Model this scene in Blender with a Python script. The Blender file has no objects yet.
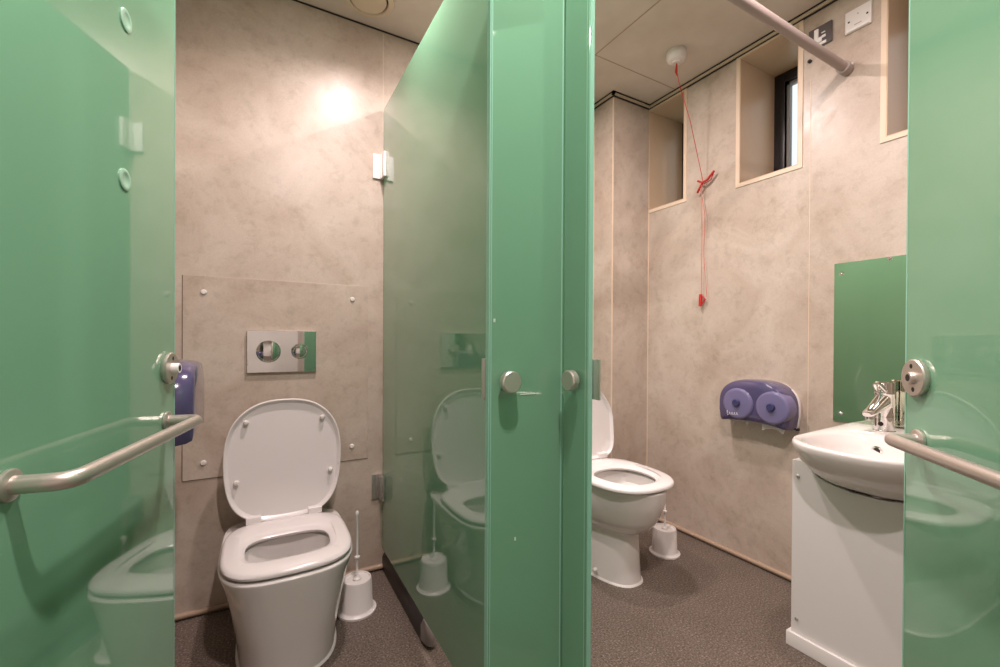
import bpy, bmesh, math, random
from mathutils import Vector, Matrix
random.seed(7)
S = bpy.context.scene
COL = S.collection
PI = math.pi

# ------------------------------------------------------------------ camera
cam_d = bpy.data.cameras.new('camera'); cam = bpy.data.objects.new('camera', cam_d); COL.objects.link(cam)
cam_d.sensor_width = 36; cam_d.sensor_fit = 'HORIZONTAL'; cam_d.lens = 430.52 * 36 / 1000
cam_d.shift_y = 8.74 / 1000; cam_d.clip_start = 0.01
_F = Vector((0.48952219, 0.87197437, -0.00535919)); _R = Vector((0.87198821, -0.48949637, 0.00546527)); _U = Vector((-0.00214227, 0.00734852, 0.9999707))
cam.matrix_world = Matrix(((_R.x, _U.x, -_F.x, 0), (_R.y, _U.y, -_F.y, 0), (_R.z, _U.z, -_F.z, 1.07), (0, 0, 0, 1)))
S.camera = cam

# ------------------------------------------------------------------ world, exposure
w = bpy.data.worlds.new('world'); S.world = w; w.use_nodes = True
w.node_tree.nodes['Background'].inputs[0].default_value = (0.97, 0.98, 1.0, 1)
w.node_tree.nodes['Background'].inputs[1].default_value = 1.1
S.view_settings.view_transform = 'Standard'; S.view_settings.look = 'None'
S.view_settings.gamma = 1; S.view_settings.use_curve_mapping = False
S.view_settings.exposure = 0.0

HC = 2.494           # ceiling height
YB = 2.011           # back wall
XR = 2.072           # right wall with the windows
XL = -0.292          # left wall of the narrow cubicle
XP = 0.5023          # partition face
BX, BY = 1.778, 1.849  # corner boxing
YP = 0.64            # front line of the narrow cubicle
XF = 0.494           # front line of the wide cubicle
ZT = 2.13            # glass top
WARM = (1.0, 0.81, 0.79)      # old lamp over the narrow cubicle
NEUT = (1.0, 0.84, 0.82)
# ceiling lamps: x, y, watts
LAMPS = [(1.09, 1.41, 18.5, NEUT, 180), (1.32, 0.43, 13.5, NEUT, 180), (0.40, 1.37, 14.5, WARM, 148), (0.27, 0.19, 28, NEUT, 180)]

def lamp(x, y, watts, col, spread, label):
    t = empty('ceiling_downlight', (x, y, HC)); tag(t, label, 'ceiling light', 'ceiling downlights')
    mb = MB(); mb.ring_loft([(0.068, 0), (0.068, -0.004), (0.055, -0.008), (0.051, -0.004), (0.051, 0)], 40)
    mb.build('rim', M['chrome'], t)
    mb = MB(); mb.ring_loft([(0.0, -0.003), (0.051, -0.003)], 40); mb.build('lens', M['lens'], t)
    ld = bpy.data.lights.new('lamp_light', 'AREA'); ld.shape = 'DISK'; ld.size = 0.08; ld.energy = watts; ld.color = col; ld.spread = math.radians(spread)
    lo = bpy.data.objects.new('lamp_light', ld); COL.objects.link(lo); lo.parent = t; lo.location = (0, 0, -0.012)

# ------------------------------------------------------------------ helpers
def empty(name, loc=(0, 0, 0), rz=0):
    o = bpy.data.objects.new(name, None); COL.objects.link(o); o.location = loc; o.rotation_euler = (0, 0, rz)
    o.empty_display_size = 0.05
    return o
def tag(o, label=None, cat=None, group=None, kind=None):
    if label: o['label'] = label
    if cat: o['category'] = cat
    if group: o['group'] = group
    if kind: o['kind'] = kind
    return o

class MB:
    """collects shapes into one mesh"""
    def __init__(s): s.bm = bmesh.new()
    def box(s, a, b, bevel=0.0, seg=2):
        t = bmesh.new(); bmesh.ops.create_cube(t, size=1)
        for v in t.verts:
            v.co = Vector(((a[i] + b[i]) / 2 + v.co[i] * (b[i] - a[i]) for i in range(3)))
        if bevel: bmesh.ops.bevel(t, geom=list(t.edges), offset=bevel, segments=seg, profile=0.7, affect='EDGES')
        s.merge(t); return s
    def merge(s, t, mat=None):
        if mat is not None: t.transform(mat)
        me = bpy.data.meshes.new('t'); t.to_mesh(me); t.free(); s.bm.from_mesh(me); bpy.data.meshes.remove(me)
    def loft(s, rings, cap0=True, cap1=True, close=True):
        R = [[s.bm.verts.new(p) for p in r] for r in rings]
        n = len(R[0])
        for a, b in zip(R[:-1], R[1:]):
            for i in range(n if close else n - 1):
                j = (i + 1) % n
                try: s.bm.faces.new((a[i], a[j], b[j], b[i]))
                except ValueError: pass
        if cap0: s.bm.faces.new(list(reversed(R[0])))
        if cap1: s.bm.faces.new(R[-1])
        return s
    def ring_loft(s, prof, n=32, axis='Z', c=(0, 0, 0)):
        """lathe of (radius, height) pairs"""
        c = Vector(c); rings = []
        for r, h in prof:
            ring = []
            for i in range(n):
                a = 2 * PI * i / n; p = (max(r, 1e-5) * math.cos(a), max(r, 1e-5) * math.sin(a), h)
                if axis == 'X': p = (h, p[0], p[1])
                if axis == 'Y': p = (p[1], h, p[0])
                ring.append(c + Vector(p))
            rings.append(ring)
        s.loft(rings, prof[0][0] > 1e-4, prof[-1][0] > 1e-4); return s
    def tube(s, pts, r, n=12, fillet=0.0, fs=8):
        P = [Vector(p) for p in pts]
        if fillet:
            Q = [P[0]]
            for k in range(1, len(P) - 1):
                a = (P[k - 1] - P[k]); b = (P[k + 1] - P[k]); f = min(fillet, a.length * .49, b.length * .49)
                A = P[k] + a.normalized() * f; B = P[k] + b.normalized() * f
                for i in range(fs + 1):
                    t = i / fs; Q.append(A * (1 - t) ** 2 + P[k] * 2 * t * (1 - t) + B * t * t)
            Q.append(P[-1]); P = Q
        rr = r if isinstance(r, (list, tuple)) else [r] * len(P)
        rings = []; up = None
        for i, p in enumerate(P):
            d = (P[min(i + 1, len(P) - 1)] - P[max(i - 1, 0)]).normalized()
            if up is None:
                up = Vector((0, 0, 1)) if abs(d.z) < .9 else Vector((1, 0, 0))
            x = d.cross(up).normalized(); y = x.cross(d).normalized(); up = y
            rings.append([p + (x * math.cos(2 * PI * j / n) + y * math.sin(2 * PI * j / n)) * rr[i] for j in range(n)])
        s.loft(rings); return s
    def build(s, name, mat, parent=None, smooth=True, angle=40, loc=None):
        bm = s.bm
        bmesh.ops.remove_doubles(bm, verts=bm.verts, dist=1e-6)
        bmesh.ops.recalc_face_normals(bm, faces=bm.faces)
        me = bpy.data.meshes.new(name); bm.to_mesh(me); bm.free()
        me.materials.append(mat)
        if smooth:
            me.polygons.foreach_set('use_smooth', [True] * len(me.polygons))
            me.set_sharp_from_angle(angle=math.radians(angle))
        o = bpy.data.objects.new(name, me); COL.objects.link(o)
        if parent: o.parent = parent
        if loc: o.location = loc
        return o

# ------------------------------------------------------------------ materials
M = {}
def mat(name, col, rough=.5, metal=0, **kw):
    m = bpy.data.materials.new(name); m.use_nodes = True; b = m.node_tree.nodes['Principled BSDF']
    b.inputs['Base Color'].default_value = (*col, 1); b.inputs['Roughness'].default_value = rough; b.inputs['Metallic'].default_value = metal
    for k, v in kw.items(): b.inputs[k].default_value = v
    M[name] = m; return m, m.node_tree, b
def noise(nt, scale, detail=4, rough=.55, dist=0, vec=None):
    n = nt.nodes.new('ShaderNodeTexNoise'); n.inputs['Scale'].default_value = scale; n.inputs['Detail'].default_value = detail
    n.inputs['Roughness'].default_value = rough; n.inputs['Distortion'].default_value = dist
    if vec: nt.links.new(vec, n.inputs['Vector'])
    return n
def ramp(nt, src, stops):
    r = nt.nodes.new('ShaderNodeValToRGB'); e = r.color_ramp.elements
    while len(e) < len(stops): e.new(.5)
    for el, (p, c) in zip(e, stops): el.position = p; el.color = (*c, 1)
    nt.links.new(src, r.inputs[0]); return r
def mix(nt, a, b, fac, mode='MIX'):
    m = nt.nodes.new('ShaderNodeMix'); m.data_type = 'RGBA'; m.blend_type = mode
    if isinstance(fac, float): m.inputs[0].default_value = fac
    else: nt.links.new(fac, m.inputs[0])
    for k, v in ((6, a), (7, b)):
        if isinstance(v, tuple): m.inputs[k].default_value = (*v, 1)
        else: nt.links.new(v, m.inputs[k])
    return m.outputs[2]
def bump(nt, b, src, strength, dist=.001):
    n = nt.nodes.new('ShaderNodeBump'); n.inputs['Strength'].default_value = strength; n.inputs['Distance'].default_value = dist
    nt.links.new(src, n.inputs['Height']); nt.links.new(n.outputs[0], b.inputs['Normal'])

# beige mottled laminate of the walls
m, nt, b = mat('wall_laminate', (.5, .4, .3), .33)
tc = nt.nodes.new('ShaderNodeTexCoord').outputs['Object']
n1 = noise(nt, 3.2, 6, .62, .6, tc); n2 = noise(nt, 22, 5, .65, .3, tc); n3 = noise(nt, 170, 2, .5, 0, tc)
c1 = ramp(nt, n1.outputs[0], [(.32, (.450, .360, .290)), (.50, (.540, .460, .385)), (.68, (.610, .540, .465))])
c2 = ramp(nt, n2.outputs[0], [(.30, (.80, .78, .75)), (.50, (1, 1, 1)), (.72, (1.0, .985, .97))])
c3 = ramp(nt, n3.outputs[0], [(.35, (.93, .92, .91)), (.6, (1, 1, 1))])
cc = mix(nt, c1.outputs[0], c2.outputs[0], .75, 'MULTIPLY'); cc = mix(nt, cc, c3.outputs[0], .8, 'MULTIPLY')
nt.links.new(cc, b.inputs['Base Color'])
rr = ramp(nt, n2.outputs[0], [(.3, (.28,) * 3), (.7, (.40,) * 3)]); nt.links.new(rr.outputs[0], b.inputs['Roughness'])
bump(nt, b, n2.outputs[0], .10)
# speckled safety vinyl floor
m, nt, b = mat('vinyl_floor', (.1, .08, .06), .5)
tc = nt.nodes.new('ShaderNodeTexCoord').outputs['Object']
n1 = noise(nt, 150, 3, .7, 0, tc); n2 = noise(nt, 5, 4, .6, 0, tc)
v = nt.nodes.new('ShaderNodeTexVoronoi'); v.inputs['Scale'].default_value = 120; nt.links.new(tc, v.inputs['Vector'])
c1 = ramp(nt, n1.outputs[0], [(.32, (.035, .026, .020)), (.45, (.130, .102, .082)), (.56, (.180, .144, .118)), (.68, (.40, .34, .29))])
c2 = ramp(nt, n2.outputs[0], [(.3, (.78, .76, .74)), (.7, (1, 1, 1))])
c3 = ramp(nt, v.outputs['Distance'], [(.10, (.45, .42, .4)), (.28, (1, 1, 1))])
cc = mix(nt, c1.outputs[0], c2.outputs[0], .9, 'MULTIPLY'); cc = mix(nt, cc, c3.outputs[0], .55, 'MULTIPLY')
nt.links.new(cc, b.inputs['Base Color']); bump(nt, b, n1.outputs[0], .25)
# ceiling boards
m, nt, b = mat('ceiling_board', (.6, .55, .5), .65)
tc = nt.nodes.new('ShaderNodeTexCoord').outputs['Object']
n1 = noise(nt, 2.5, 4, .6, 0, tc)
c1 = ramp(nt, n1.outputs[0], [(.35, (.60, .535, .46)), (.65, (.70, .635, .565))]); nt.links.new(c1.outputs[0], b.inputs['Base Color'])
# green back-painted glass
for nm, col in (('green_glass', (.182, .395, .250)),):
    m, nt, b = mat(nm, col, .045, **{'IOR': 1.52, 'Coat Weight': .6, 'Coat IOR': 1.6, 'Coat Roughness': .012})
mat('lit_glass_edge', (.30, .60, .46), .2)  # paler strips on the sheet edges, their highlights put into the colour
mat('glass_mark', (.62, .78, .70), .5)
mat('cream_trim', (.74, .60, .46), .4)
mat('reveal_board', (.62, .47, .32), .32)
mat('beige_bead', (.42, .31, .22), .45)
mat('ceramic', (.80, .765, .74), .09, **{'Coat Weight': .5, 'Coat Roughness': .03})
mat('seat_plastic', (.80, .765, .75), .20)
mat('white_plastic', (.78, .75, .72), .32)
mat('white_panel', (.76, .745, .725), .30)
mat('channel_cap', (.26, .22, .21), .4)
mat('grey_plastic', (.62, .58, .54), .4)
mat('chrome', (.86, .85, .84), .035, 1)
mat('mirror', (.78, .80, .70), .01, 1)
mat('dark_rubber', (.030, .022, .020), .42)
mat('dark_hole', (.02, .013, .012), .6)
mat('window_frame', (.014, .013, .016), .30)
mat('grey_gasket', (.30, .28, .27), .5)
mat('rail_grey', (.36, .30, .275), .42)
mat('red_cord', (.50, .025, .02), .45)
mat('pink_cord', (.62, .16, .12), .5)
mat('steel_plate', (.20, .19, .20), .30, .8)
mat('paper', (.85, .82, .78), .8)
mat('purple_knob', (.045, .045, .13), .3)
mat('vent_plastic', (.66, .56, .42), .35)
mat('clip_white', (.90, .88, .86), .25)
mat('logo_white', (.72, .70, .78), .4)
mat('white_tile_light', (.9, .9, .88), .5)
mat('corridor_paint', (.84, .82, .79), .5)
mat('bracket_steel', (.70, .68, .66), .25, .9)
# brushed steel
m, nt, b = mat('brushed_steel', (.66, .60, .55), .38, .85)
tc = nt.nodes.new('ShaderNodeTexCoord').outputs['Object']; n1 = noise(nt, 90, 3, .6, 0, tc)
rr = ramp(nt, n1.outputs[0], [(.3, (.36,) * 3), (.7, (.42,) * 3)]); nt.links.new(rr.outputs[0], b.inputs['Roughness'])
# purple translucent plastic
m, nt, b = mat('purple_plastic', (.095, .080, .185), .14, **{'Transmission Weight': .12, 'Coat Weight': .6, 'Coat Roughness': .05})
mat('purple_boss', (.17, .155, .30), .22, **{'Coat Weight': .4})
m, nt, b = mat('pane', (.9, .95, .95), 0.0, **{'Transmission Weight': 1.0, 'IOR': 1.02})
m, nt, b = mat('water', (.75, .75, .72), 0.02, **{'Transmission Weight': .9, 'IOR': 1.33})
m, nt, b = mat('lens', (1, 1, 1), .5); b.inputs['Emission Color'].default_value = (*WARM, 1); b.inputs['Emission Strength'].default_value = 5

# ------------------------------------------------------------------ room shell
def struct(o): o['kind'] = 'structure'; return o
YF = -1.5; XCL = -0.95; YC2 = -0.50
mb = MB(); mb.box((XCL - .1, YF - .1, -.1), (XR + .36, YB + .1, 0)); struct(mb.build('floor', M['vinyl_floor'], smooth=False))
mb = MB(); mb.box((XCL - .1, YF - .1, HC), (XR + .36, YB + .1, HC + .08)); ceil = struct(mb.build('ceiling', M['ceiling_board'], smooth=False))
mb = MB(); mb.box((XCL - .1, YB, 0), (XR + .36, YB + .1, HC)); struct(mb.build('wall_back', M['wall_laminate'], smooth=False))
mb = MB(); mb.box((BX, BY, 0), (XR, YB, HC)); struct(mb.build('wall_boxing', M['wall_laminate'], smooth=False))
mb = MB(); mb.box((XL - .1, YP, 0), (XL, YB, HC)); struct(mb.build('wall_left', M['wall_laminate'], smooth=False))
mb = MB(); mb.box((XCL, YP, 0), (XL - .1, YP + .1, HC)); struct(mb.build('wall_corridor_end', M['corridor_paint'], smooth=False))
mb = MB(); mb.box((XCL - .1, YF, 0), (XCL, YP + .1, HC)); struct(mb.build('wall_corridor_left', M['corridor_paint'], smooth=False))
mb = MB(); mb.box((XCL, YF - .1, 0), (XF + .06, YF, HC)); struct(mb.build('wall_front', M['corridor_paint'], smooth=False))
mb = MB(); mb.box((XF, YF, 0), (XF + .06, YC2, HC)).box((XF + .06, YC2 - .08, 0), (XR + .36, YC2, HC)); struct(mb.build('wall_near', M['wall_laminate'], smooth=False))
# right wall with three deep window openings
WIN = [(1.600, 1.8485, 1.862, 2.464), (1.016, 1.283, 1.848, 2.464), (0.445, 0.712, 1.845, 2.464)]
WD = .30
mb = MB()
ys = [YC2]
for y0, y1, z0, z1 in reversed(WIN): ys += [y0, y1]
ys += [YB]
z0w = 1.85
mb.box((XR, YC2, 0), (XR + WD, YB, 1.845))
for i in range(0, len(ys), 2): mb.box((XR, ys[i], 1.845), (XR + WD, ys[i + 1], HC))
for y0, y1, z0, z1 in WIN:
    mb.box((XR, y0, z1), (XR + WD, y1, HC))
    if z0 > 1.8455: mb.box((XR, y0, 1.845), (XR + WD, y1, z0))
struct(mb.build('wall_right', M['wall_laminate'], smooth=False))
# window frames, panes and pale edge trim
for k, (y0, y1, z0, z1) in enumerate(WIN):
    fx = XR + WD - .005
    mb = MB(); f = .055
    mb.box((fx, y0, z0), (fx + .06, y0 + f, z1), .003).box((fx, y1 - f, z0), (fx + .06, y1, z1), .003)
    mb.box((fx, y0 + f, z0), (fx + .06, y1 - f, z0 + f), .003).box((fx, y0 + f, z1 - f), (fx + .06, y1 - f, z1), .003)
    wn = struct(mb.build('window_%d' % (k + 1), M['window_frame']))
    mb = MB(); g = .014; a0, a1, c0, c1 = y0 + f, y1 - f, z0 + f, z1 - f
    mb.box((fx + .02, a0, c0), (fx + .045, a0 + g, c1)).box((fx + .02, a1 - g, c0), (fx + .045, a1, c1))
    mb.box((fx + .02, a0, c0), (fx + .045, a1, c0 + g)).box((fx + .02, a0, c1 - g), (fx + .045, a1, c1))
    mb.build('gasket', M['grey_gasket'], wn, smooth=False)
    mb = MB(); mb.box((fx + .03, a0, c0), (fx + .034, a1, c1)); mb.build('pane', M['pane'], wn, smooth=False)
    mb = MB(); mb.box((fx - .035, a0 + .035, z0 + .02), (fx - .002, a0 + .062, z0 + .085), .004)
    mb.tube([(fx - .02, a0 + .045, z0 + .08), (fx - .03, a0 + .02, z0 + .17), (fx - .005, a0 + .01, z0 + .24)], .004)
    mb.build('handle', M['window_frame'], wn)
    mb = MB(); e = .017; p = .004
    def strip(a, b): mb.box(a, b)
    ya = y1 if k == 0 else y1 + 0.0
    strip((XR - p, y0 - e, z0 - e), (XR + .010, ya + (0 if k == 0 else e), z0))
    strip((XR - p, y0 - e, z1), (XR + .010, ya + (0 if k == 0 else e), z1 + e))
    strip((XR - p, y0 - e, z0), (XR + .010, y0, z1))
    if k: strip((XR - p, y1, z0), (XR + .010, y1 + e, z1))
    tr = struct(mb.build('trim_%d' % (k + 1), M['cream_trim'], smooth=False))
    mb = MB(); q = .004
    mb.box((XR - .003, y0, z0), (fx, y0 + q, z1)).box((XR - .003, y1 - q, z0), (fx, y1, z1)).box((XR - .003, y0 + q, z0), (fx, y1 - q, z0 + q)).box((XR - .003, y0 + q, z1 - q), (fx, y1 - q, z1))
    mb.build('reveal_lining', M['reveal_board'], tr, smooth=False)
# skirting beads
def bead(name, pts, m='beige_bead', r=.011, z=.016):
    mb = MB(); mb.tube([(x, y, z) for x, y in pts], r, 10)
    return struct(mb.build(name, M[m]))
bead('baseboard_back', [(XL, YB - .004), (BX, YB - .004)])
bead('baseboard_boxing', [(BX - .004, YB), (BX - .004, BY - .004), (XR, BY - .004)])
bead('baseboard_right', [(XR - .004, BY), (XR - .004, YC2)])
bead('baseboard_left', [(XL + .004, YP), (XL + .004, YB)])
# corner and joint strips in the wall boards
mb = MB(); s = .004
mb.box((BX - .002, BY - .002, .03), (BX + s, BY + s, HC - .03))
mb.box((XR - s, BY - s, .03), (XR, BY, 1.85)); mb.box((XR - .0010, .968, .66), (XR, .970, 2.2))
mb.box((BX - s, YB - s, .03), (BX, YB, HC - .03)).box((XP - .002, YB - .0008, ZT - .1), (XP, YB, HC - .01))
struct(mb.build('trim_5', M['cream_trim'], smooth=False))
# ceiling edge: pale angle with dark gap, wide cubicle
mb = MB()
mb.box((XR - .014, YC2, HC - .016), (XR, BY - .014, HC - .004)).box((BX - .014, BY - .014, HC - .016), (XR, BY, HC - .004)).box((BX - .014, BY - .014, HC - .016), (BX, YB, HC - .004))
struct(mb.build('trim_6', M['vent_plastic'], smooth=False))
mb = MB(); g = .010
for h0, h1, o in ((HC - .0045, HC - .0002, .020), (HC - .022, HC - .0155, .006)):
    mb.box((XR - o, YC2, h0), (XR, BY - .0, h1)).box((BX - o, BY - o, h0), (XR - o, BY, h1)).box((BX - o, BY - o, h0), (BX, YB, h1))
mb.box((XL, YB - .006, HC - .0045), (XP + .8, YB, HC - .0005))
struct(mb.build('trim_7', M['dark_hole'], smooth=False))
# ceiling board joints
mb = MB(); z0, z1 = HC - .0012, HC + .001
mb.box((1.459, YC2, z0), (1.464, YB, z1)).box((1.464, 1.648, z0), (XR, 1.652, z1)).box((1.464, .43, z0), (XR, .434, z1))
struct(mb.build('trim_8', M['beige_bead'], smooth=False))

for (x, y, p_, c_, sp_), lb in zip(LAMPS, ['round ceiling lamp over the wide cubicle near the pull cord', 'round ceiling lamp over the basin', 'round ceiling lamp over the narrow cubicle', 'round ceiling lamp over the corridor just in front of the glass uprights']):
    lamp(x, y, p_, c_, sp_, lb)

# ------------------------------------------------------------------ glass screens
def glass_box(mb, a, b): mb.box(a, b, .0012, 1)
pt = empty('glass_partition', (XP, YP + .02, 0)); tag(pt, 'tall green glass partition panel between the two toilets', 'glass panel')
mb = MB(); glass_box(mb, (0, 0, .103), (.012, YB - YP - .032, ZT)); mb.build('glass_sheet', M['green_glass'], pt)
mb = MB(); mb.box((0.0008, 0, ZT), (.0112, YB - YP - .034, ZT + .0015)).box((0.0008, YB - YP - .0318, .11), (.0112, YB - YP - .029, ZT)); mb.build('glass_rim', M['lit_glass_edge'], pt, smooth=False)
for z, m in ((1.863, 'clip_white'), (.392, 'bracket_steel')):
    dy = YB - YP - .02
    mb = MB(); mb.box((-.048, dy - .010, z - .056), (-.016, dy - .0005, z + .056), .003)
    mb.box((-.016, dy - .024, z - .056), (-.001, dy - .0005, z + .056), .004)
    mb.box((-.0125, dy - .062, z - .056), (-.0005, dy - .020, z + .056), .003)
    mb.box((.0125, dy - .062, z - .056), (.022, dy - .0005, z + .056), .003)
    br = mb.build('wall_bracket', M[m], pt)
    mb = MB(); mb.box((-.0135, dy - .041, z - .052), (-.0115, dy - .038, z + .052)); mb.build('bracket_groove', M['grey_gasket'], br)
# floor channel
fc = empty('floor_channel', (XP + .024, 1.405, 0)); tag(fc, 'dark channel with pale rounded end under the green partition', 'floor channel')
mb = MB()
def stadium(hw, r, y, z):
    return [(-hw, y, z)]
prof = [(-.022, 0), (-.022, .062), (-.014, .078), (0, .082), (.014, .078), (.022, .062), (.022, 0)]
L = YB - 1.405 - .008
rings = [[(x, .046, z) for x, z in prof]]
rings += [[(x, L, z) for x, z in prof]]
mb.loft([[Vector(p) for p in r] for r in rings]); mb.build('channel', M['dark_rubber'], fc)
mb = MB(); rg = []
for k in range(8):
    a_ = k / 7 * PI / 2; sc = max(math.cos(a_), .03)
    rg.append([Vector((x * 1.12 * sc, .050 - .058 * math.sin(a_), .030 + (z - .030) * sc * 1.06 if z > .03 else .012)) for x, z in [(-.022, .030), (-.022, .062), (-.014, .078), (0, .082), (.014, .078), (.022, .062), (.022, .030)]])
mb.loft(rg); mb.build('end_cap', M['channel_cap'], fc)

def knob(mb, c, axis, d):
    r = .0185
    mb.ring_loft([(.006, 0), (.006, d * .006), (r - .002, d * .0062), (r, d * .008), (r, d * .018), (r - .002, d * .020), (0, d * .020)], 36, axis, c)
# pilaster of the narrow cubicle, facing the corridor
p1 = empty('glass_pilaster', (.340, YP, 0)); tag(p1, 'wider pale green glass upright with steel knob in front of the partition, left half', 'glass upright', 'glass uprights at the corner')
mb = MB(); glass_box(mb, (0, 0, 0.004), (XF - .340 - .001, .012, ZT)); mb.build('glass_sheet', M['green_glass'], p1)
mb = MB(); mb.box((-.0022, .0006, .01), (-.0002, .0114, ZT)).box((.001, -.0002, .01), (.0028, .0004, ZT)).box((XF - .340 - .0055, -.0003, .01), (XF - .340 - .003, .0003, ZT)); mb.build('glass_rim', M['lit_glass_edge'], p1, smooth=False)
mb = MB(); knob(mb, (.033, -.0005, .999), 'Y', -1); mb.build('knob', M['brushed_steel'], p1)
mb = MB(); mb.box((-.0075, .0125, .968), (.022, .0165, 1.038), .001); mb.build('door_stop', M['brushed_steel'], p1)
for a_, b_ in (((.060, -.0006, .9735), (.092, -.0001, .9755)), ((.006, -.0006, 1.10), (.010, -.0001, 1.106)), ((.050, -.0006, .72), (.053, -.0001, .726))):
    mb = MB(); mb.box(a_, b_); mb.build('pale_mark', M['glass_mark'], p1, smooth=False)  # a thin pale scratch and two small pale spots
# pilaster of the wide cubicle
p2 = empty('glass_pilaster', (XF, .572, 0)); tag(p2, 'narrower green glass upright with steel knob beside the wide cubicle opening, right half', 'glass upright', 'glass uprights at the corner')
mb = MB(); glass_box(mb, (0, 0, 0.004), (.010, YP - .572 - .001, ZT)); mb.build('glass_sheet', M['green_glass'], p2)
mb = MB(); mb.box((.0006, -.0022, .01), (.0094, -.0002, ZT)).box((-.0003, .005, .01), (.0003, .0062, ZT)); mb.build('glass_rim', M['lit_glass_edge'], p2, smooth=False)
mb = MB(); knob(mb, (-.0005, .030, .999), 'X', -1); mb.build('knob', M['brushed_steel'], p2)
mb = MB(); mb.box((.0105, -.017, .968), (.0145, .022, 1.038), .001); mb.build('door_stop', M['brushed_steel'], p2)

# doors
def door(name, hinge, ang, width, side, lock_kind):
    """local x runs from hinge to free edge; the seen face looks along side*local y"""
    t = empty(name, (hinge[0], hinge[1], 0), PI / 2 - ang); struct(t)
    s = side; th = .012
    ya, yb = (-th, 0) if s > 0 else (0, th)
    mb = MB(); glass_box(mb, (0, ya, .10), (width, yb, ZT)); mb.build('glass_sheet', M['green_glass'], t)
    mb = MB(); mb.box((width - .0001, ya + .0006, .101), (width + .0016, yb - .0006, ZT - .001)).box((width - .0045, s * .0004 - .0003, .101), (width - .0025, s * .0004 + .0003, ZT)); mb.build('glass_rim', M['lit_glass_edge'], t, smooth=False)
    def lathe(c, prof, n=36):
        mb = MB(); mb.ring_loft([(r, s * h) for r, h in prof], n, 'Y', c); return mb
    lx = width - .040
    rose = lathe((lx, 0, 1.005), [(.0325, 0), (.034, .002), (.034, .008), (.032, .010), (.0, .010)]).build('lock_rose', M['brushed_steel'], t)
    sl = 0 if lock_kind == 1 else .007
    lathe((lx, 0, 1.005), [(.011, .0095), (.011, .022 - sl), (.010, .0235 - sl), (.006, .0235 - sl)]).build('lock_spindle', M['clip_white' if lock_kind == 1 else 'brushed_steel'], rose)
    mb = lathe((lx, 0, 1.005), [(.0065, .0237 - sl), (.0, .0238 - sl)])
    for dz in (.021, -.021): mb.ring_loft([(.0045, s * .0101), (0, s * .0103)], 12, 'Y', (lx + .003 * (1 if dz > 0 else -1), 0, 1.005 + dz))
    mb.build('screw_hole', M['dark_hole'], rose)
    bz = .893; x1 = width - .045; x0 = x1 - .43; off = .062 if side < 0 else .048
    mb = MB(); mb.tube([(x1, s * .002, bz), (x1, s * off, bz), (x0, s * off, bz), (x0, s * .002, bz)], .0112, 20, .026, 8)
    if side < 0 or True:
        pass
    bar = mb.build('pull_bar', M['brushed_steel'], t)
    for xx in (x0, x1):
        lathe((xx, 0, bz), [(.0185, 0), (.0195, .001), (.0195, .005), (.017, .007), (.0, .007)]).build('flange', M['brushed_steel'], bar)
    for z in (.35, 1.85):
        mb = MB(); mb.box((-.01, -.02, z - .05), (.055, .02, z + .05), .003); mb.build('hinge', M['bracket_steel'], t)
    return t
def lathe_disc(t, x, z, s):
    mb = MB(); mb.ring_loft([(.019, 0), (.019, s * .002), (.017, s * .003), (.011, s * .003), (.010, s * .0022), (0, s * .0022)], 32, 'Y', (x, 0, z))
    mb.build('door_disc', M['green_disc'], t)  # low round disc, paler green than the door sheet
mat('green_disc', (.34, .56, .42), .25)
A1 = math.radians(12); E1 = (-.1632, 1.200); W1 = .585
d1 = door('door_1', (E1[0] - W1 * math.sin(A1), E1[1] - W1 * math.cos(A1)), A1, W1, -1, 1)
lathe_disc(d1, W1 - .210, 1.633, -1); lathe_disc(d1, W1 - .213, 1.350, -1)
A2 = math.radians(46.0); E2 = (1.075, .337); W2 = .785
d2 = door('door_2', (E2[0] - W2 * math.sin(A2), E2[1] - W2 * math.cos(A2)), A2, W2, 1, 2)

# ------------------------------------------------------------------ toilets
def sel(cx, y0, y1, hw, n, N=56, z=0, nb=None):
    """superellipse ring; front is y0 (towards -y), back y1"""
    cy = (y0 + y1) / 2; hl = (y1 - y0) / 2; out = []
    for i in range(N):
        a = 2 * PI * i / N; c, s_ = math.cos(a), math.sin(a)
        e = n if s_ < 0 else (nb or n)
        out.append(Vector((cx + hw * math.copysign(abs(c) ** (2 / e), c), cy + hl * math.copysign(abs(s_) ** (2 / e), s_), z)))
    return out
def smooth_rings(keys, steps=5):
    """keys: list of param tuples; catmull interpolation between them"""
    out = []
    for i in range(len(keys) - 1):
        p0 = keys[max(i - 1, 0)]; p1 = keys[i]; p2 = keys[i + 1]; p3 = keys[min(i + 2, len(keys) - 1)]
        for k in range(steps):
            t = k / steps
            out.append(tuple(.5 * ((2 * b) + (-a + c) * t + (2 * a - 5 * b + 4 * c - d) * t * t + (-a + 3 * b - 3 * c + d) * t ** 3) for a, b, c, d in zip(p0, p1, p2, p3)))
    out.append(keys[-1]); return out

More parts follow.
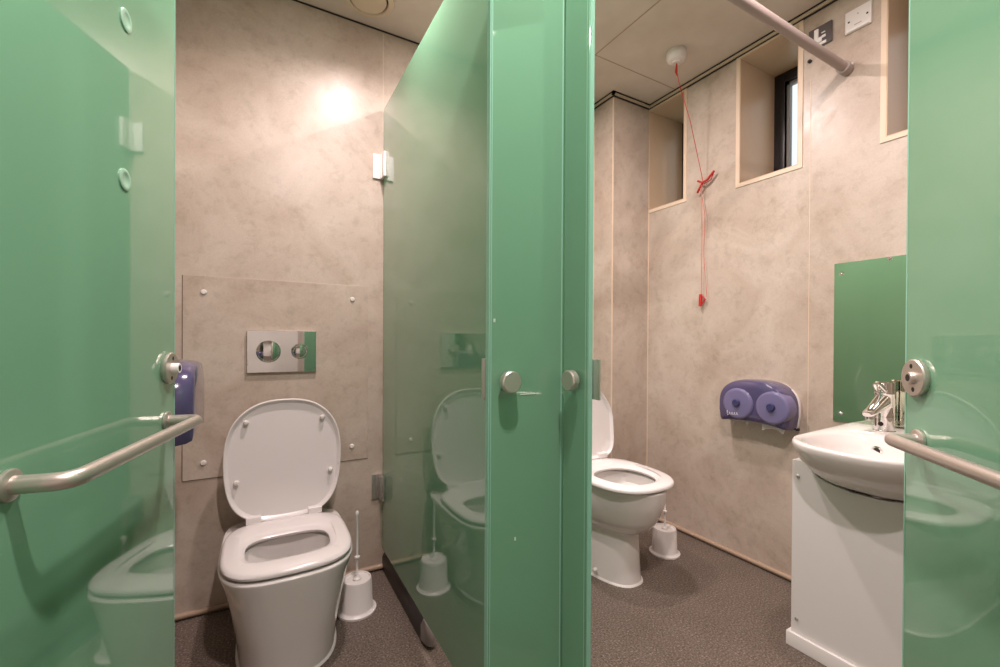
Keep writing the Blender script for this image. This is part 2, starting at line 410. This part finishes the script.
def toilet(loc, label, outer, zr, ln, hw, lid_len, lid_hw, hinge_y, lean, nseat, bowl, sq, ntop=2.45, taper=.06):
    """local frame: origin on the floor below the middle of the back, front towards -y"""
    t = empty('toilet', loc); tag(t, label, 'toilet', 'toilets in the two cubicles')
    # pan: outside up, over the rim, inside down
    rings = [sel(0, y0, y1, w_, n, z=z, nb=6) for (z, y0, y1, w_, n) in smooth_rings(outer, 6)]
    z, y0, y1, w_, n = outer[-1]
    rings.append(sel(0, y0 + .004, y1 - .004, w_ - .004, n, z=z + .004, nb=6))
    b0, b1, bw = bowl
    rings.append(sel(0, b0 - .02, b1 + .02, bw + .02, 2.4, z=z + .004))
    rings.append(sel(0, b0, b1, bw, 2.4, z=z - .006))
    rings.append(sel(0, b0 + .004, b1 - .004, bw - .002, 2.4, z=z - .05))
    rings.append(sel(0, b0 + .018, b1 - .005, bw - .022, 2.3, z=z - .065))
    rings.append(sel(0, b0 + .04, b1 - .01, bw - .045, 2.2, z=z - .13))
    rings.append(sel(0, b0 + .09, b1 - .03, bw - .075, 2.1, z=z - .20))
    rings.append(sel(0, b0 + .11, b1 - .05, bw - .09, 2.0, z=z - .26))
    mb = MB(); mb.loft(rings); mb.build('pan', M['ceramic'], t)
    mb = MB(); mb.loft([sel(0, b0 + .085, b1 - .027, bw - .072, 2.1, z=z - .1955)], True, False) if False else mb.bm.faces.new([mb.bm.verts.new(v) for v in sel(0, b0 + .083, b1 - .027, bw - .071, 2.1, z=z - .192)])
    mb.build('water', M['water'], t)
    # silicone line at the floor
    mb = MB(); z_, a, b_, w_, n = outer[0]
    mb.loft([sel(0, a - .006, b_ - .01, w_ + .006, n, z=.0005, nb=6), sel(0, a - .003, b_ - .01, w_ + .003, n, z=.006, nb=6), sel(0, a + .003, b_ - .01, w_ - .003, n, z=.009, nb=6)])
    mb.build('floor_seal', M['white_plastic'], t)
    for sx in ((-1, 1) if zr > .4 else ()):
        mb = MB(); mb.ring_loft([(.009, 0), (.009, sx * .010), (.006, sx * .016), (0, sx * .018)], 20, 'X', (sx * (w_ - .004), a + .13, .040)); mb.build('bolt_cap', M['white_plastic'], t)
    # seat ring
    sy0, sy1 = ln; zs = z + .0095
    mb = MB()
    def so(o, zz): return sel(0, sy0 + o, sy1 - o, hw - o, sq, z=zz, nb=sq + .8)
    hx = .030 if sq > 2.8 else .012
    def si(o, zz): return sel(0, b0 + hx - o, b1 - .035 + o, bw - .010 + o, 3.2 if sq > 2.8 else 2.4, z=zz)
    mb.loft([si(.004, zs), so(.010, zs), so(.001, zs + .004), so(0, zs + .011), so(.004, zs + .018), so(.013, zs + .022), so(.05, zs + .0235),
             si(.030, zs + .021), si(.012, zs + .017), si(.002, zs + .008), si(.004, zs)], False, False)
    mb.build('seat', M['seat_plastic'], t)
    # lid, raised; made in its own plane then tipped back
    mb = MB(); cyl = lid_len / 2
    def lo(o, d, e=0):  # outline in x/z plane, d = depth forward (-y)
        r = []
        for v in sel(0, o, lid_len - o, lid_hw - o, nseat, N=72, nb=ntop):
            # v.y is the height along the lid, narrower towards the hinge
            f = v.y / lid_len; k = 1 - taper * max(0, .45 - f) / .45
            r.append(Vector((v.x * k, -d, v.y)))
        return r
    mb.loft([lo(.012, -.016), lo(.003, -.013), lo(0, -.004), lo(0, .006), lo(.002, .009), lo(.005, .009), lo(.010, .002), lo(.016, -.004), lo(.05, -.005), lo(.12, -.005)])
    lid = mb.build('lid', M['seat_plastic'], t, loc=(0, hinge_y, z + .026)); lid.rotation_euler = (-lean, 0, 0)
    for bx, bz in ((-.128, .355), (.130, .355), (-.158, .150), (.160, .155))[:4 if zr < .4 else 0]:
        mb = MB(); mb.ring_loft([(.008, .002), (.010, -.004), (.010, -.008), (.006, -.014), (0, -.015)], 20, 'Y', (bx * lid_hw / .2, .0, bz * lid_len / .43)); mb.build('buffer', M['white_plastic'], lid)
    for sx in (-1, 1):
        mb = MB(); mb.box((sx * .108 - .026, hinge_y - .016, zs + .019), (sx * .108 + .026, hinge_y + .012, zs + .044), .004, 3)
        mb.build('seat_hinge', M['seat_plastic'], t)
    return t
# narrow cubicle: back-to-wall pan that tapers straight to the floor
T1 = (.094, 1.995, 0)
toilet(T1, 'white toilet with raised lid below the chrome flush plate, narrow left cubicle',
       [(.0, -.500, 0, .154, 2.7), (.08, -.508, 0, .160, 2.8), (.18, -.522, 0, .174, 3.0), (.27, -.536, 0, .190, 3.1), (.325, -.545, 0, .207, 3.1), (.336, -.546, 0, .207, 3.1)],
       .336, (-.539, -.098), .201, .470, .209, -.100, math.radians(1.5), 3.3, (-.460, -.205, .140), 3.1)
# wide cubicle: oval bowl on a pedestal
T2 = (1.440, 1.995, 0)
toilet(T2, 'white pedestal toilet partly hidden behind the green upright, wide right cubicle',
       [(.0, -.655, 0, .116, 2.6), (.04, -.650, 0, .113, 2.6), (.14, -.645, 0, .110, 2.5), (.215, -.645, 0, .112, 2.4), (.245, -.690, 0, .132, 2.2), (.29, -.735, 0, .160, 2.15), (.36, -.765, 0, .182, 2.2), (.425, -.778, 0, .192, 2.25), (.438, -.779, 0, .192, 2.25)],
       .438, (-.784, -.325), .196, .405, .188, -.318, math.radians(3), 5.0, (-.72, -.42, .132), 2.45, 1.55, -.04)

# toilet brushes
def brush_set(x, y, lb1, lb2):
    h = empty('brush_holder', (x, y, 0)); tag(h, lb1, 'brush holder', 'brush holders on the floor')
    mb = MB(); mb.ring_loft([(.074, .001), (.074, .008), (.064, .012), (.060, .018), (.056, .120), (.053, .128), (.049, .128), (.047, .1225), (.020, .1215), (.0, .1215)], 40); mb.build('pot', M['white_plastic'], h)
    bz = empty('toilet_brush', (x, y, .1218)); tag(bz, lb2, 'toilet brush', 'toilet brushes in their holders')
    mb = MB(); mb.ring_loft([(.016, 0.0), (.016, .006), (.008, .011), (.0045, .016), (.0045, .250), (.0065, .256), (.0065, .266), (.003, .271), (0, .271)], 20); mb.build('handle', M['white_plastic'], bz)
    mb = MB(); mb.ring_loft([(.0046, .083), (.0105, .085), (.0105, .091), (.0046, .094)], 20); mb.build('collar', M['white_plastic'], bz)
brush_set(.342, 1.752, 'white round brush holder on the floor beside the narrow cubicle toilet', 'thin white toilet brush standing in the holder of the left cubicle')
brush_set(1.792, 1.482, 'white round brush holder on the floor by the windowed wall', 'thin white toilet brush handle in the holder beside the pedestal toilet')

# flush plates and access panels
def flush_plate(x, z, label):
    t = empty('flush_plate', (x, YB - .004, z)); tag(t, label, 'flush plate', 'flush plates on the back wall')
    mb = MB(); mb.box((-.129, -.014, -.0865), (.129, 0, .0865), .005, 3); mb.build('plate', M['chrome'], t)
    for bx, r in ((-.052, .041), (.063, .028)):
        mb = MB(); mb.ring_loft([(r + .004, -.0135), (r + .004, -.0170), (r, -.0180), (r - .002, -.0150)], 40, 'Y', (bx, 0, 0)); rg = mb.build('button_ring', M['chrome'], t)
        mb = MB(); mb.ring_loft([(r - .002, -.014), (r - .0025, -.0165), (r * .6, -.0195), (r * .3, -.0208), (0, -.0212)], 40, 'Y', (bx, 0, 0)); mb.build('button', M['chrome'], rg)
def access_panel(x0, x1, z0, z1, label, group=None):
    t = empty('access_panel', ((x0 + x1) / 2, YB, z0)); tag(t, label, 'access panel', 'access boards on the back wall')
    cx = (x0 + x1) / 2; mb = MB(); mb.box((x0 - cx, -.0035, 0), (x1 - cx, -.0002, z1 - z0), .0005, 1); mb.build('board', M['wall_laminate'], t)
    mb = MB(); e = .0022
    for a, b_ in (((x0 - e, z0 - e), (x1 + e, z0)), ((x0 - e, z0), (x0, z1))): mb.box((a[0] - cx, -.0012, a[1] - z0), (b_[0] - cx, -.0001, b_[1] - z0))
    mb.build('edge_gap', M['beige_dark'], t, smooth=False)
    for sx, sz in ((x0 + .066, z0 + .062), (x1 - .070, z0 + .062), (x0 + .066, z1 - .062), (x1 - .070, z1 - .062)):
        mb = MB(); mb.ring_loft([(.0105, -.003), (.0105, -.006), (.008, -.0095), (.003, -.0105), (0, -.0105)], 20, 'Y', (sx - cx, 0, sz - z0)); mb.build('screw_cap', M['white_plastic'], t)
mat('beige_dark', (.10, .065, .045), .7)
access_panel(-.250, .437, .527, 1.310, 'beige wall board with white screw caps around the flush plate, left cubicle')
access_panel(1.08, 1.72, .527, 1.310, 'beige wall board with white screw caps behind the pedestal toilet')
flush_plate(.0885, 1.0175, 'chrome flush plate with two round buttons above the left toilet')
flush_plate(1.425, 1.0175, 'chrome flush plate above the pedestal toilet, seen in the door reflection')

# ------------------------------------------------------------------ paper dispensers
def dispenser(loc, rz, label, dsc=1.0, twin=True):
    """local: x = along wall, y = out from wall (-y is outwards), z = up; centre of bosses at z=0"""
    t = empty('paper_dispenser', loc, rz); tag(t, label, 'toilet paper dispenser', 'purple paper dispensers')
    out = []
    # outline (x,z): arched top, scooped lower edge
    def outline(sc, d, plate=False):
        pts = []
        N = 64
        for i in range(N + 1):
            a = PI * i / N; c, s_ = math.cos(a), math.sin(a)
            pts.append((.023 * 0 - .023 + .163 * math.copysign(abs(c) ** (2 / 2.6), c), -.01 + .125 * abs(s_) ** (2 / 2.5)))
        lowp = [(x_ * .163 / .186 - .023, z_) for x_, z_ in [(-.186, -.040), (-.180, -.080), (-.172, -.094), (-.155, -.092), (-.12, -.086), (-.06, -.082), (0, -.080), (.06, -.082), (.12, -.086), (.155, -.092), (.172, -.094), (.180, -.080), (.186, -.040)]]
        pts += lowp
        return [Vector(((x + .023) * sc * (1.05 if plate else 1) - .023, -d * dsc, (z - .01) * sc + .01)) for x, z in pts]
    mb = MB(); mb.loft([outline(1, .012), outline(1, .055), outline(.985, .080), outline(.95, .098), outline(.90, .106), outline(.6, .108), outline(.2, .108)]); cov = mb.build('cover', M['purple_plastic'], t, angle=60)
    mb = MB(); mb.loft([outline(.96, .0005, True), outline(.97, .004, True), outline(.97, .020, True)]); mb.build('back_plate', M['clip_white'], t, angle=60)
    for bx in ((-.078, .078) if twin else ()):
        D_ = -.108 * (dsc - 1)
        mb = MB(); mb.ring_loft([(r_, h_ + D_) for r_, h_ in [(.074, -.060), (.073, -.106), (.071, -.114), (.066, -.118), (.058, -.1195), (0, -.1195)]], 48, 'Y', (bx, 0, .0)); bs = mb.build('roll_housing', M['purple_boss'], cov)
        mb = MB(); mb.ring_loft([(r_, h_ + D_) for r_, h_ in [(.0170, -.119), (.0170, -.129), (.0145, -.132), (0, -.132)]], 28, 'Y', (bx, 0, .004)); mb.build('window_knob', M['purple_knob'], cov)
    for x0, x1, zb in () if not twin else ((-.130, -.050, -.100), (.005, .105, -.112)):
        mb = MB(); r0 = [Vector((x0 + (x1 - x0) * i / 8, -.060, -.070)) for i in range(9)]
        r1 = [Vector((x0 + .010 + (x1 - x0 - .01) * i / 8, -.075 - .006 * math.sin(i), zb + .022 * (1 - i / 8) * (i / 8) * 3)) for i in range(9)]
        a = r0 + [v + Vector((0, .010, 0)) for v in reversed(r0)]; b_ = r1 + [v + Vector((0, .010, 0)) for v in reversed(r1)]
        mb.loft([a, b_]); mb.build('paper_end', M['paper'], t)
    for bx in (-.178, .132):
        mb = MB(); mb.box((bx - .005, -.02, -.100), (bx + .005, -.004, -.088), .002); mb.build('latch', M['dark_hole'], t)
    if twin:
        # handwriting-like maker's mark low on the housing of one roll
        mb = MB(); import math as _m
        pts = []
        for i in range(46):
            u = i / 45; pts.append(Vector((-.126 + u * .056 + .004 * _m.cos(u * 30), -.1200 + D_, -.050 + (.014 if u < .15 else .005) * _m.sin(u * 30) + .004 * u)))
        mb.tube(pts, .0008, 6)
        mb.build('maker_mark', M['logo_white'], cov)
    return t
# on the right wall: wall normal -x -> local -y must point to world -x
dispenser((XR, 1.135, .778), -PI / 2, 'purple twin-roll paper dispenser on the windowed wall left of the basin')
dispenser((XL, 1.47, .898), PI / 2, 'purple paper dispenser behind the left door, only its side showing', 1.40, False)

# ------------------------------------------------------------------ basin, tap, panel, mirror
bs = empty('wash_basin', (XR, .605, 0)); tag(bs, 'white ceramic wash basin with overflow hole under the green-reflecting mirror', 'wash basin')
def bring(o, z, dep=.60, hw=.186, N=44, back=-.0015, n=2.35, tip=.43):
    """D-shape ring: back on the wall (x=0), front bows to -x"""
    pts = []
    D = dep - o; H = hw - o
    Bk = back - (o if o > .03 else 0)
    xt = -tip * (D / dep)
    # front arc between the tips
    for i in range(N + 1):
        a = -PI / 2 + PI * i / N
        c, s_ = math.cos(a), math.sin(a)
        pts.append(Vector((xt - (D + xt) * abs(c) ** (2 / 2.5), H * math.copysign(abs(s_) ** (2 / n), s_), z)))
    k = 6
    for i in range(1, k + 1): pts.append(Vector((xt + (Bk - xt) * i / k, H + .02 * i / k if o < .03 else H, z)))
    for i in range(1, k): pts.append(Vector((Bk, (H + (.02 if o < .03 else 0)) * (1 - 2 * i / k), z)))
    for i in range(k, 0, -1): pts.append(Vector((xt + (Bk - xt) * i / k, -(H + (.02 * i / k if o < .03 else 0)), z)))
    return pts
def bowl_ring(z, x0, x1, hw, n=2.2, N=72):
    cx = (x0 + x1) / 2; hl = (x1 - x0) / 2
    return [Vector((cx - hl * math.copysign(abs(math.cos(a)) ** (2 / n), math.cos(a)), hw * math.copysign(abs(math.sin(a)) ** (2 / n), math.sin(a)), z)) for a in [2 * PI * i / N for i in range(N)]]
def resample(pts, N=96):
    P = pts + [pts[0]]; L = [0]
    for a, b_ in zip(P[:-1], P[1:]): L.append(L[-1] + (b_ - a).length)
    out = []; j = 0
    for i in range(N):
        s_ = L[-1] * i / N
        while L[j + 1] < s_: j += 1
        t = (s_ - L[j]) / max(L[j + 1] - L[j], 1e-9); out.append(P[j].lerp(P[j + 1], t))
    return out
ZR = .745
def scaled(z, fx, fy, N=96):
    """outer underside ring: the rim plan pulled towards the wall"""
    return resample([Vector((p.x * fx, p.y * fy, z)) for p in bring(0, z)], N)
def align(ring, ref):
    best = min(range(len(ring)), key=lambda k: (ring[k] - ref[0]).length)
    return ring[best:] + ring[:best]
def orient(r):
    A = sum(a.x * b_.y - b_.x * a.y for a, b_ in zip(r, r[1:] + r[:1])); return r if A > 0 else list(reversed(r))
rim = orient(resample(bring(0, ZR)))
outer = [(.575, .50, .42), (.580, .58, .54), (.592, .68, .66), (.615, .79, .78), (.648, .885, .87), (.685, .955, .935), (.720, .988, .980), (.738, 1.0, 1.0), (ZR, .996, .996)]
R_ = []
for z, fx, fy in outer:
    R_.append([Vector((p.x * fx, p.y * fy, z)) for p in rim])
R_.append([Vector((p.x * .985 - .002, p.y * .985, ZR + .0035)) for p in rim])
def inner(z, x0, x1, hw):
    cx = (x0 + x1) / 2; hl = abs(x1 - x0) / 2; out = []
    for p in rim:
        a = math.atan2((p.y) / hw, (p.x - cx) / hl); c, s_ = math.cos(a), math.sin(a); n = 2.5
        out.append(Vector((cx + hl * math.copysign(abs(c) ** (2 / n), c), hw * math.copysign(abs(s_) ** (2 / n), s_), z)))
    return out
R_ += [inner(ZR + .001, -.575, -.225, .172), inner(ZR - .006, -.567, -.232, .165), inner(ZR - .04, -.548, -.240, .152), inner(ZR - .09, -.50, -.255, .135), inner(ZR - .125, -.44, -.28, .10), inner(ZR - .135, -.40, -.33, .04)]
mb = MB(); mb.loft(R_); mb.build('bowl', M['ceramic'], bs, angle=50)
mb = MB(); mb.ring_loft([(.012, 0), (.016, -.003), (.016, -.005), (.0105, -.006), (.0105, -.003), (0, -.003)], 28, 'X', (-.2395, .040, ZR - .044)); mb.build('overflow_ring', M['chrome'], bs)
mb = MB(); mb.ring_loft([(.0100, -.0045), (0, -.0046)], 20, 'X', (-.2395, .040, ZR - .044)); mb.build('overflow_hole', M['dark_hole'], bs)
mb = MB(); mb.ring_loft([(.024, ZR - .134), (.022, ZR - .131), (.0, ZR - .130)], 28, 'Z', (-.365, 0, 0)); mb.build('waste', M['chrome'], bs)

tp = empty('mixer_tap', (XR - .078, .682, ZR - .001)); tag(tp, 'chrome lever mixer tap standing at the back of the basin', 'tap')
mb = MB(); mb.ring_loft([(r_ * 1.12, h_) for r_, h_ in [(.029, 0), (.029, .004), (.0255, .006), (.0255, .050), (.0266, .051), (.0266, .055), (.0255, .056), (.0255, .135), (.0268, .137), (.0268, .142), (.0255, .143), (.0255, .178), (.022, .182), (0, .1825)]], 40); mb.build('body', M['chrome'], tp)
def section(p, w_, h_, d, n=2.6, N=20):
    d = d.normalized(); x = Vector((0, 1, 0)); y = d.cross(x).normalized()
    return [p + x * w_ * math.copysign(abs(math.cos(a)) ** (2 / n), math.cos(a)) + y * h_ * math.copysign(abs(math.sin(a)) ** (2 / n), math.sin(a)) for a in [2 * PI * i / N for i in range(N)]]
mb = MB(); d = Vector((-1, 0, -.42))
mb.loft([section(Vector((-.010, 0, .112)), .024, .030, d), section(Vector((-.060, 0, .096)), .021, .022, d), section(Vector((-.105, 0, .082)), .018, .014, d), section(Vector((-.135, 0, .074)), .016, .011, d), section(Vector((-.142, 0, .072)), .012, .008, d)])
sp = mb.build('spout', M['chrome'], tp)
mb = MB(); mb.ring_loft([(.0105, .054), (.0120, .055), (.0120, .070), (.010, .072)], 24, 'Z', (-.125, 0, 0)); mb.build('aerator', M['chrome'], sp)
mb = MB(); d = Vector((-1, 0, .55))
mb.loft([section(Vector((.002, 0, .148)), .022, .012, d), section(Vector((-.034, 0, .152)), .018, .008, d), section(Vector((-.066, 0, .172)), .013, .005, d), section(Vector((-.074, 0, .177)), .008, .003, d)])
mb.build('lever', M['chrome'], tp)
mb = MB(); mb.ring_loft([(.008, -.0284), (.008, -.0300), (0, -.0304)], 20, 'X', (0, 0, .030)); mb.build('outlet_plug', M['dark_hole'], tp)

cb = empty('basin_panel', (1.644, .45, 0)); tag(cb, 'white boxed panel with skirting under the wash basin', 'panel')
mb = MB(); h_ = .655
y0c, y1c = -.10, .366
# the board is cut out along the underside of the bowl
lv = []
for (za, fxa, fya), (zb_, fxb, fyb) in zip(outer[:-1], outer[1:]):
    for i in range(12):
        t_ = i / 12; fx_, fy_ = fxa + (fxb - fxa) * t_, fya + (fyb - fya) * t_
        q_ = [abs(p.y * fy_) for p in rim if p.x * fx_ <= -.404]
        lv.append((za + (zb_ - za) * t_, max(q_) if q_ else -1))
def bowl_bottom(yw):
    yl = abs(yw - .605) - .002
    return min([z - .0015 for z, q in lv if q >= yl] + [h_])
ysn = sorted(set([y0c, y1c] + [y0c + (y1c - y0c) * i / 120 for i in range(121)]))
bot = [(y, 0.0) for y in ysn]; top = [(y, min(h_, bowl_bottom(y + .45))) for y in ysn]
mb.loft([[Vector((xx, y, z)) for y, z in bot] + [Vector((xx, y, z)) for y, z in reversed(top)] for xx in (0, .014)])
mb.build('front_board', M['white_panel'], cb)
for ya_ in (y1c - .016, y0c):
    mb = MB(); mb.box((.0165, ya_, .0), (XR - 1.644 - .001, ya_ + .016, h_), .001, 1); mb.build('side_board', M['white_panel'], cb)
mb = MB(); mb.box((-.012, y0c, .001), (-.0005, y1c + .011, .050), .003, 2).box((-.010, y1c + .0005, .001), (XR - 1.644 - .02, y1c + .011, .050), .003, 2); mb.build('skirting', M['clip_white'], cb)
for yy, zz in ((.348, .60), (.348, .10), (.348, .35)):
    if zz == .35: continue
    mb = MB(); mb.ring_loft([(.0062, 0), (.0062, -.0025), (.004, -.0045), (0, -.0048)], 16, 'X', (-.0002, yy, zz)); mb.build('screw_cap', M['bracket_steel'], cb)

mr = empty('wall_mirror', (XR, .65, .745)); tag(mr, 'frameless mirror behind the tap reflecting green glass', 'mirror')
mb = MB(); mb.box((-.006, -.224, 0), (-.0005, .224, .646), .001, 1); mb.build('mirror_sheet', M['mirror'], mr)
for yy, zz in ((.197, .60), (.197, .035), (-.197, .60), (-.197, .035), (.045, .638)):
    mb = MB(); mb.ring_loft([(.007, -.006), (.007, -.009), (.004, -.0115), (0, -.012)], 18, 'X', (0, yy, zz)); mb.build('mirror_screw', M['chrome'], mr)

# ------------------------------------------------------------------ rail, pull cord, vent, plates
rl = empty('support_rail', (XP + .006, .836, 2.167)); tag(rl, 'grey round rail from the glass top to the windowed wall under the ceiling', 'rail')
mb = MB(); mb.tube([(-.02, 0, 0), (XR - XP - .012, 0, 0)], .0175, 28); mb.build('tube', M['rail_grey'], rl)
mb = MB(); mb.ring_loft([(.0178, -.045), (.0235, -.043), (.0235, -.004), (.022, -.0005)], 32, 'X', (XR - XP - .006, 0, 0)); mb.build('end_socket', M['rail_grey'], rl)
mb = MB(); mb.ring_loft([(.005, 0), (.005, -.003), (0, -.0035)], 14, 'Y', (XR - XP - .028, -.0232, .006)); mb.build('grub_screw', M['clip_white'], rl)
mb = MB(); mb.box((-.012, -.02, -.085), (-.0015, .02, -.016), .002).box((.0075, -.02, -.085), (.018, .02, -.016), .002); mb.build('glass_clamp', M['rail_grey'], rl)

pc = empty('pull_cord_switch', (1.795, 1.435, HC)); tag(pc, 'white ceiling pull switch with red emergency cord hanging to the wall', 'emergency pull cord')
mb = MB(); mb.ring_loft([(.046, 0), (.048, -.004), (.048, -.022), (.044, -.040), (.034, -.048), (.022, -.050), (.020, -.056), (0, -.057)], 36); mb.build('switch_body', M['white_plastic'], pc)
C0 = Vector((1.795, 1.435, HC)); hk = Vector((2.040, 1.459, 1.908)) - C0
def W(x, y, z): return Vector((x, y, z)) - C0
mb = MB(); mb.tube([(0, 0, -.055), (.002, 0, -.09), (.02, .002, -.14), hk * .5 + Vector((0, 0, -.012)), hk], .0016, 8); mb.build('cord', M['red_cord'], pc)
mb = MB(); mb.tube([(0, 0, -.055), (-.008, 0, -.10), (.006, 0, -.115), (-.004, 0, -.070)], .0026, 8, .004).tube([(.004, 0, -.058), (.010, .004, -.092), (-.002, .002, -.098)], .0022, 8); mb.build('cord_knot', M['red_cord'], pc)
# red toggle folded into a bow and hooked at the wall
mb = MB()
mb.tube([W(2.046, 1.495, 1.925), W(2.040, 1.465, 1.905), W(2.044, 1.440, 1.912), W(2.046, 1.400, 1.948)], [.0055, .006, .006, .0055], 12)
mb.tube([W(2.040, 1.462, 1.905), W(2.050, 1.500, 1.865)], [.0055, .006], 12)
mb.tube([W(2.046, 1.400, 1.948), W(2.055, 1.425, 1.910), W(2.048, 1.462, 1.898)], .003, 10)
mb.build('toggle', M['red_cord'], pc)
mb = MB(); mb.tube([W(2.040, 1.468, 1.905), W(2.050, 1.470, 1.60), W(2.050, 1.472, 1.30)], .0017, 8).tube([W(2.042, 1.480, 1.895), W(2.052, 1.452, 1.72), W(2.050, 1.462, 1.55), W(2.052, 1.440, 1.30)], .0015, 8, .05); mb.build('lower_cord', M['pink_cord'], pc)
mb = MB(); mb.tube([W(2.050, 1.474, 1.318), W(2.050, 1.478, 1.255)], .0085, 12); mb.tube([W(2.050, 1.474, 1.318), W(2.051, 1.450, 1.290), W(2.050, 1.478, 1.255)], .004, 8); mb.build('pull_handle', M['red_cord'], pc)

vt = empty('ceiling_vent', (.398, 1.842, HC)); tag(vt, 'round cream extract vent in the ceiling above the left toilet', 'vent')
mb = MB(); mb.ring_loft([(.104, 0), (.105, -.004), (.101, -.011), (.084, -.016), (.079, -.012), (.078, 0)], 56); mb.build('outer_ring', M['vent_plastic'], vt)
mb = MB(); mb.ring_loft([(.072, -.006), (.073, -.012), (.069, -.018), (.03, -.0195), (0, -.020)], 56); mb.build('centre_disc', M['vent_plastic'], vt)
mb = MB(); mb.ring_loft([(.079, -.001), (.0, -.0012)], 40); mb.build('throat', M['dark_hole'], vt)

def yz_plate(name, yc, zc, label, cat, mname, hs=.043):
    t = empty(name, (XR, yc, zc)); tag(t, label, cat)
    mb = MB(); mb.box((-.010, -hs, -hs), (-.0003, hs, hs), .003, 3); mb.build('face_plate', M[mname], t); return t
sw = yz_plate('fused_switch', .932, 2.359, 'dark steel fused switch plate with white rocker beside the rail', 'switch', 'steel_plate')
mb = MB(); mb.box((-.016, .004, -.008), (-.0095, .020, .032), .002); mb.build('rocker', M['clip_white'], sw)
mb = MB(); mb.box((-.014, -.008, -.026), (-.0095, .030, -.006), .002).box((-.014, -.022, -.014), (-.0095, -.008, -.004), .001).box((-.013, -.020, .006), (-.0095, -.006, .010), .001); mb.build('fuse_carrier', M['clip_white'], sw)
mb = MB(); mb.box((-.014, -.024, -.040), (-.0095, .014, -.029), .001); mb.build('bottom_label', M['clip_white'], sw)
mb = MB(); mb.ring_loft([(.0028, -.0098), (0, -.0115)], 12, 'X', (0, .020, .037)); mb.build('indicator', M['red_cord'], sw)
sk = yz_plate('flex_outlet', .800, 2.350, 'white outlet plate with two screws between rail and right window', 'outlet plate', 'white_plastic')
for yy in (-.030, .030):
    mb = MB(); mb.ring_loft([(.0038, -.0103), (0, -.0106)], 14, 'X', (0, yy, .0)); mb.build('screw', M['dark_hole'], sk)
mb = MB(); mb.ring_loft([(.0025, -.0103), (0, -.0106)], 10, 'X', (0, 0, .018)); mb.build('screw', M['grey_gasket'], sk)
mb = MB(); mb.box((-.0108, -.012, -.022), (-.0098, .012, -.0195)); mb.build('slot', M['grey_gasket'], sk)
mb = MB(); mb.box((-.014, -.036, -.041), (-.0098, .036, -.033), .0015); mb.build('bottom_lip', M['clip_white'], sk)
cd = empty('cable_clip', (XR, .972, 2.276)); tag(cd, 'small dark cable clip on the wall below the fused switch', 'cable clip')
mb = MB(); mb.ring_loft([(.007, -.0005), (.007, -.010), (.003, -.013), (0, -.013)], 16, 'X'); mb.build('clip', M['dark_hole'], cd)
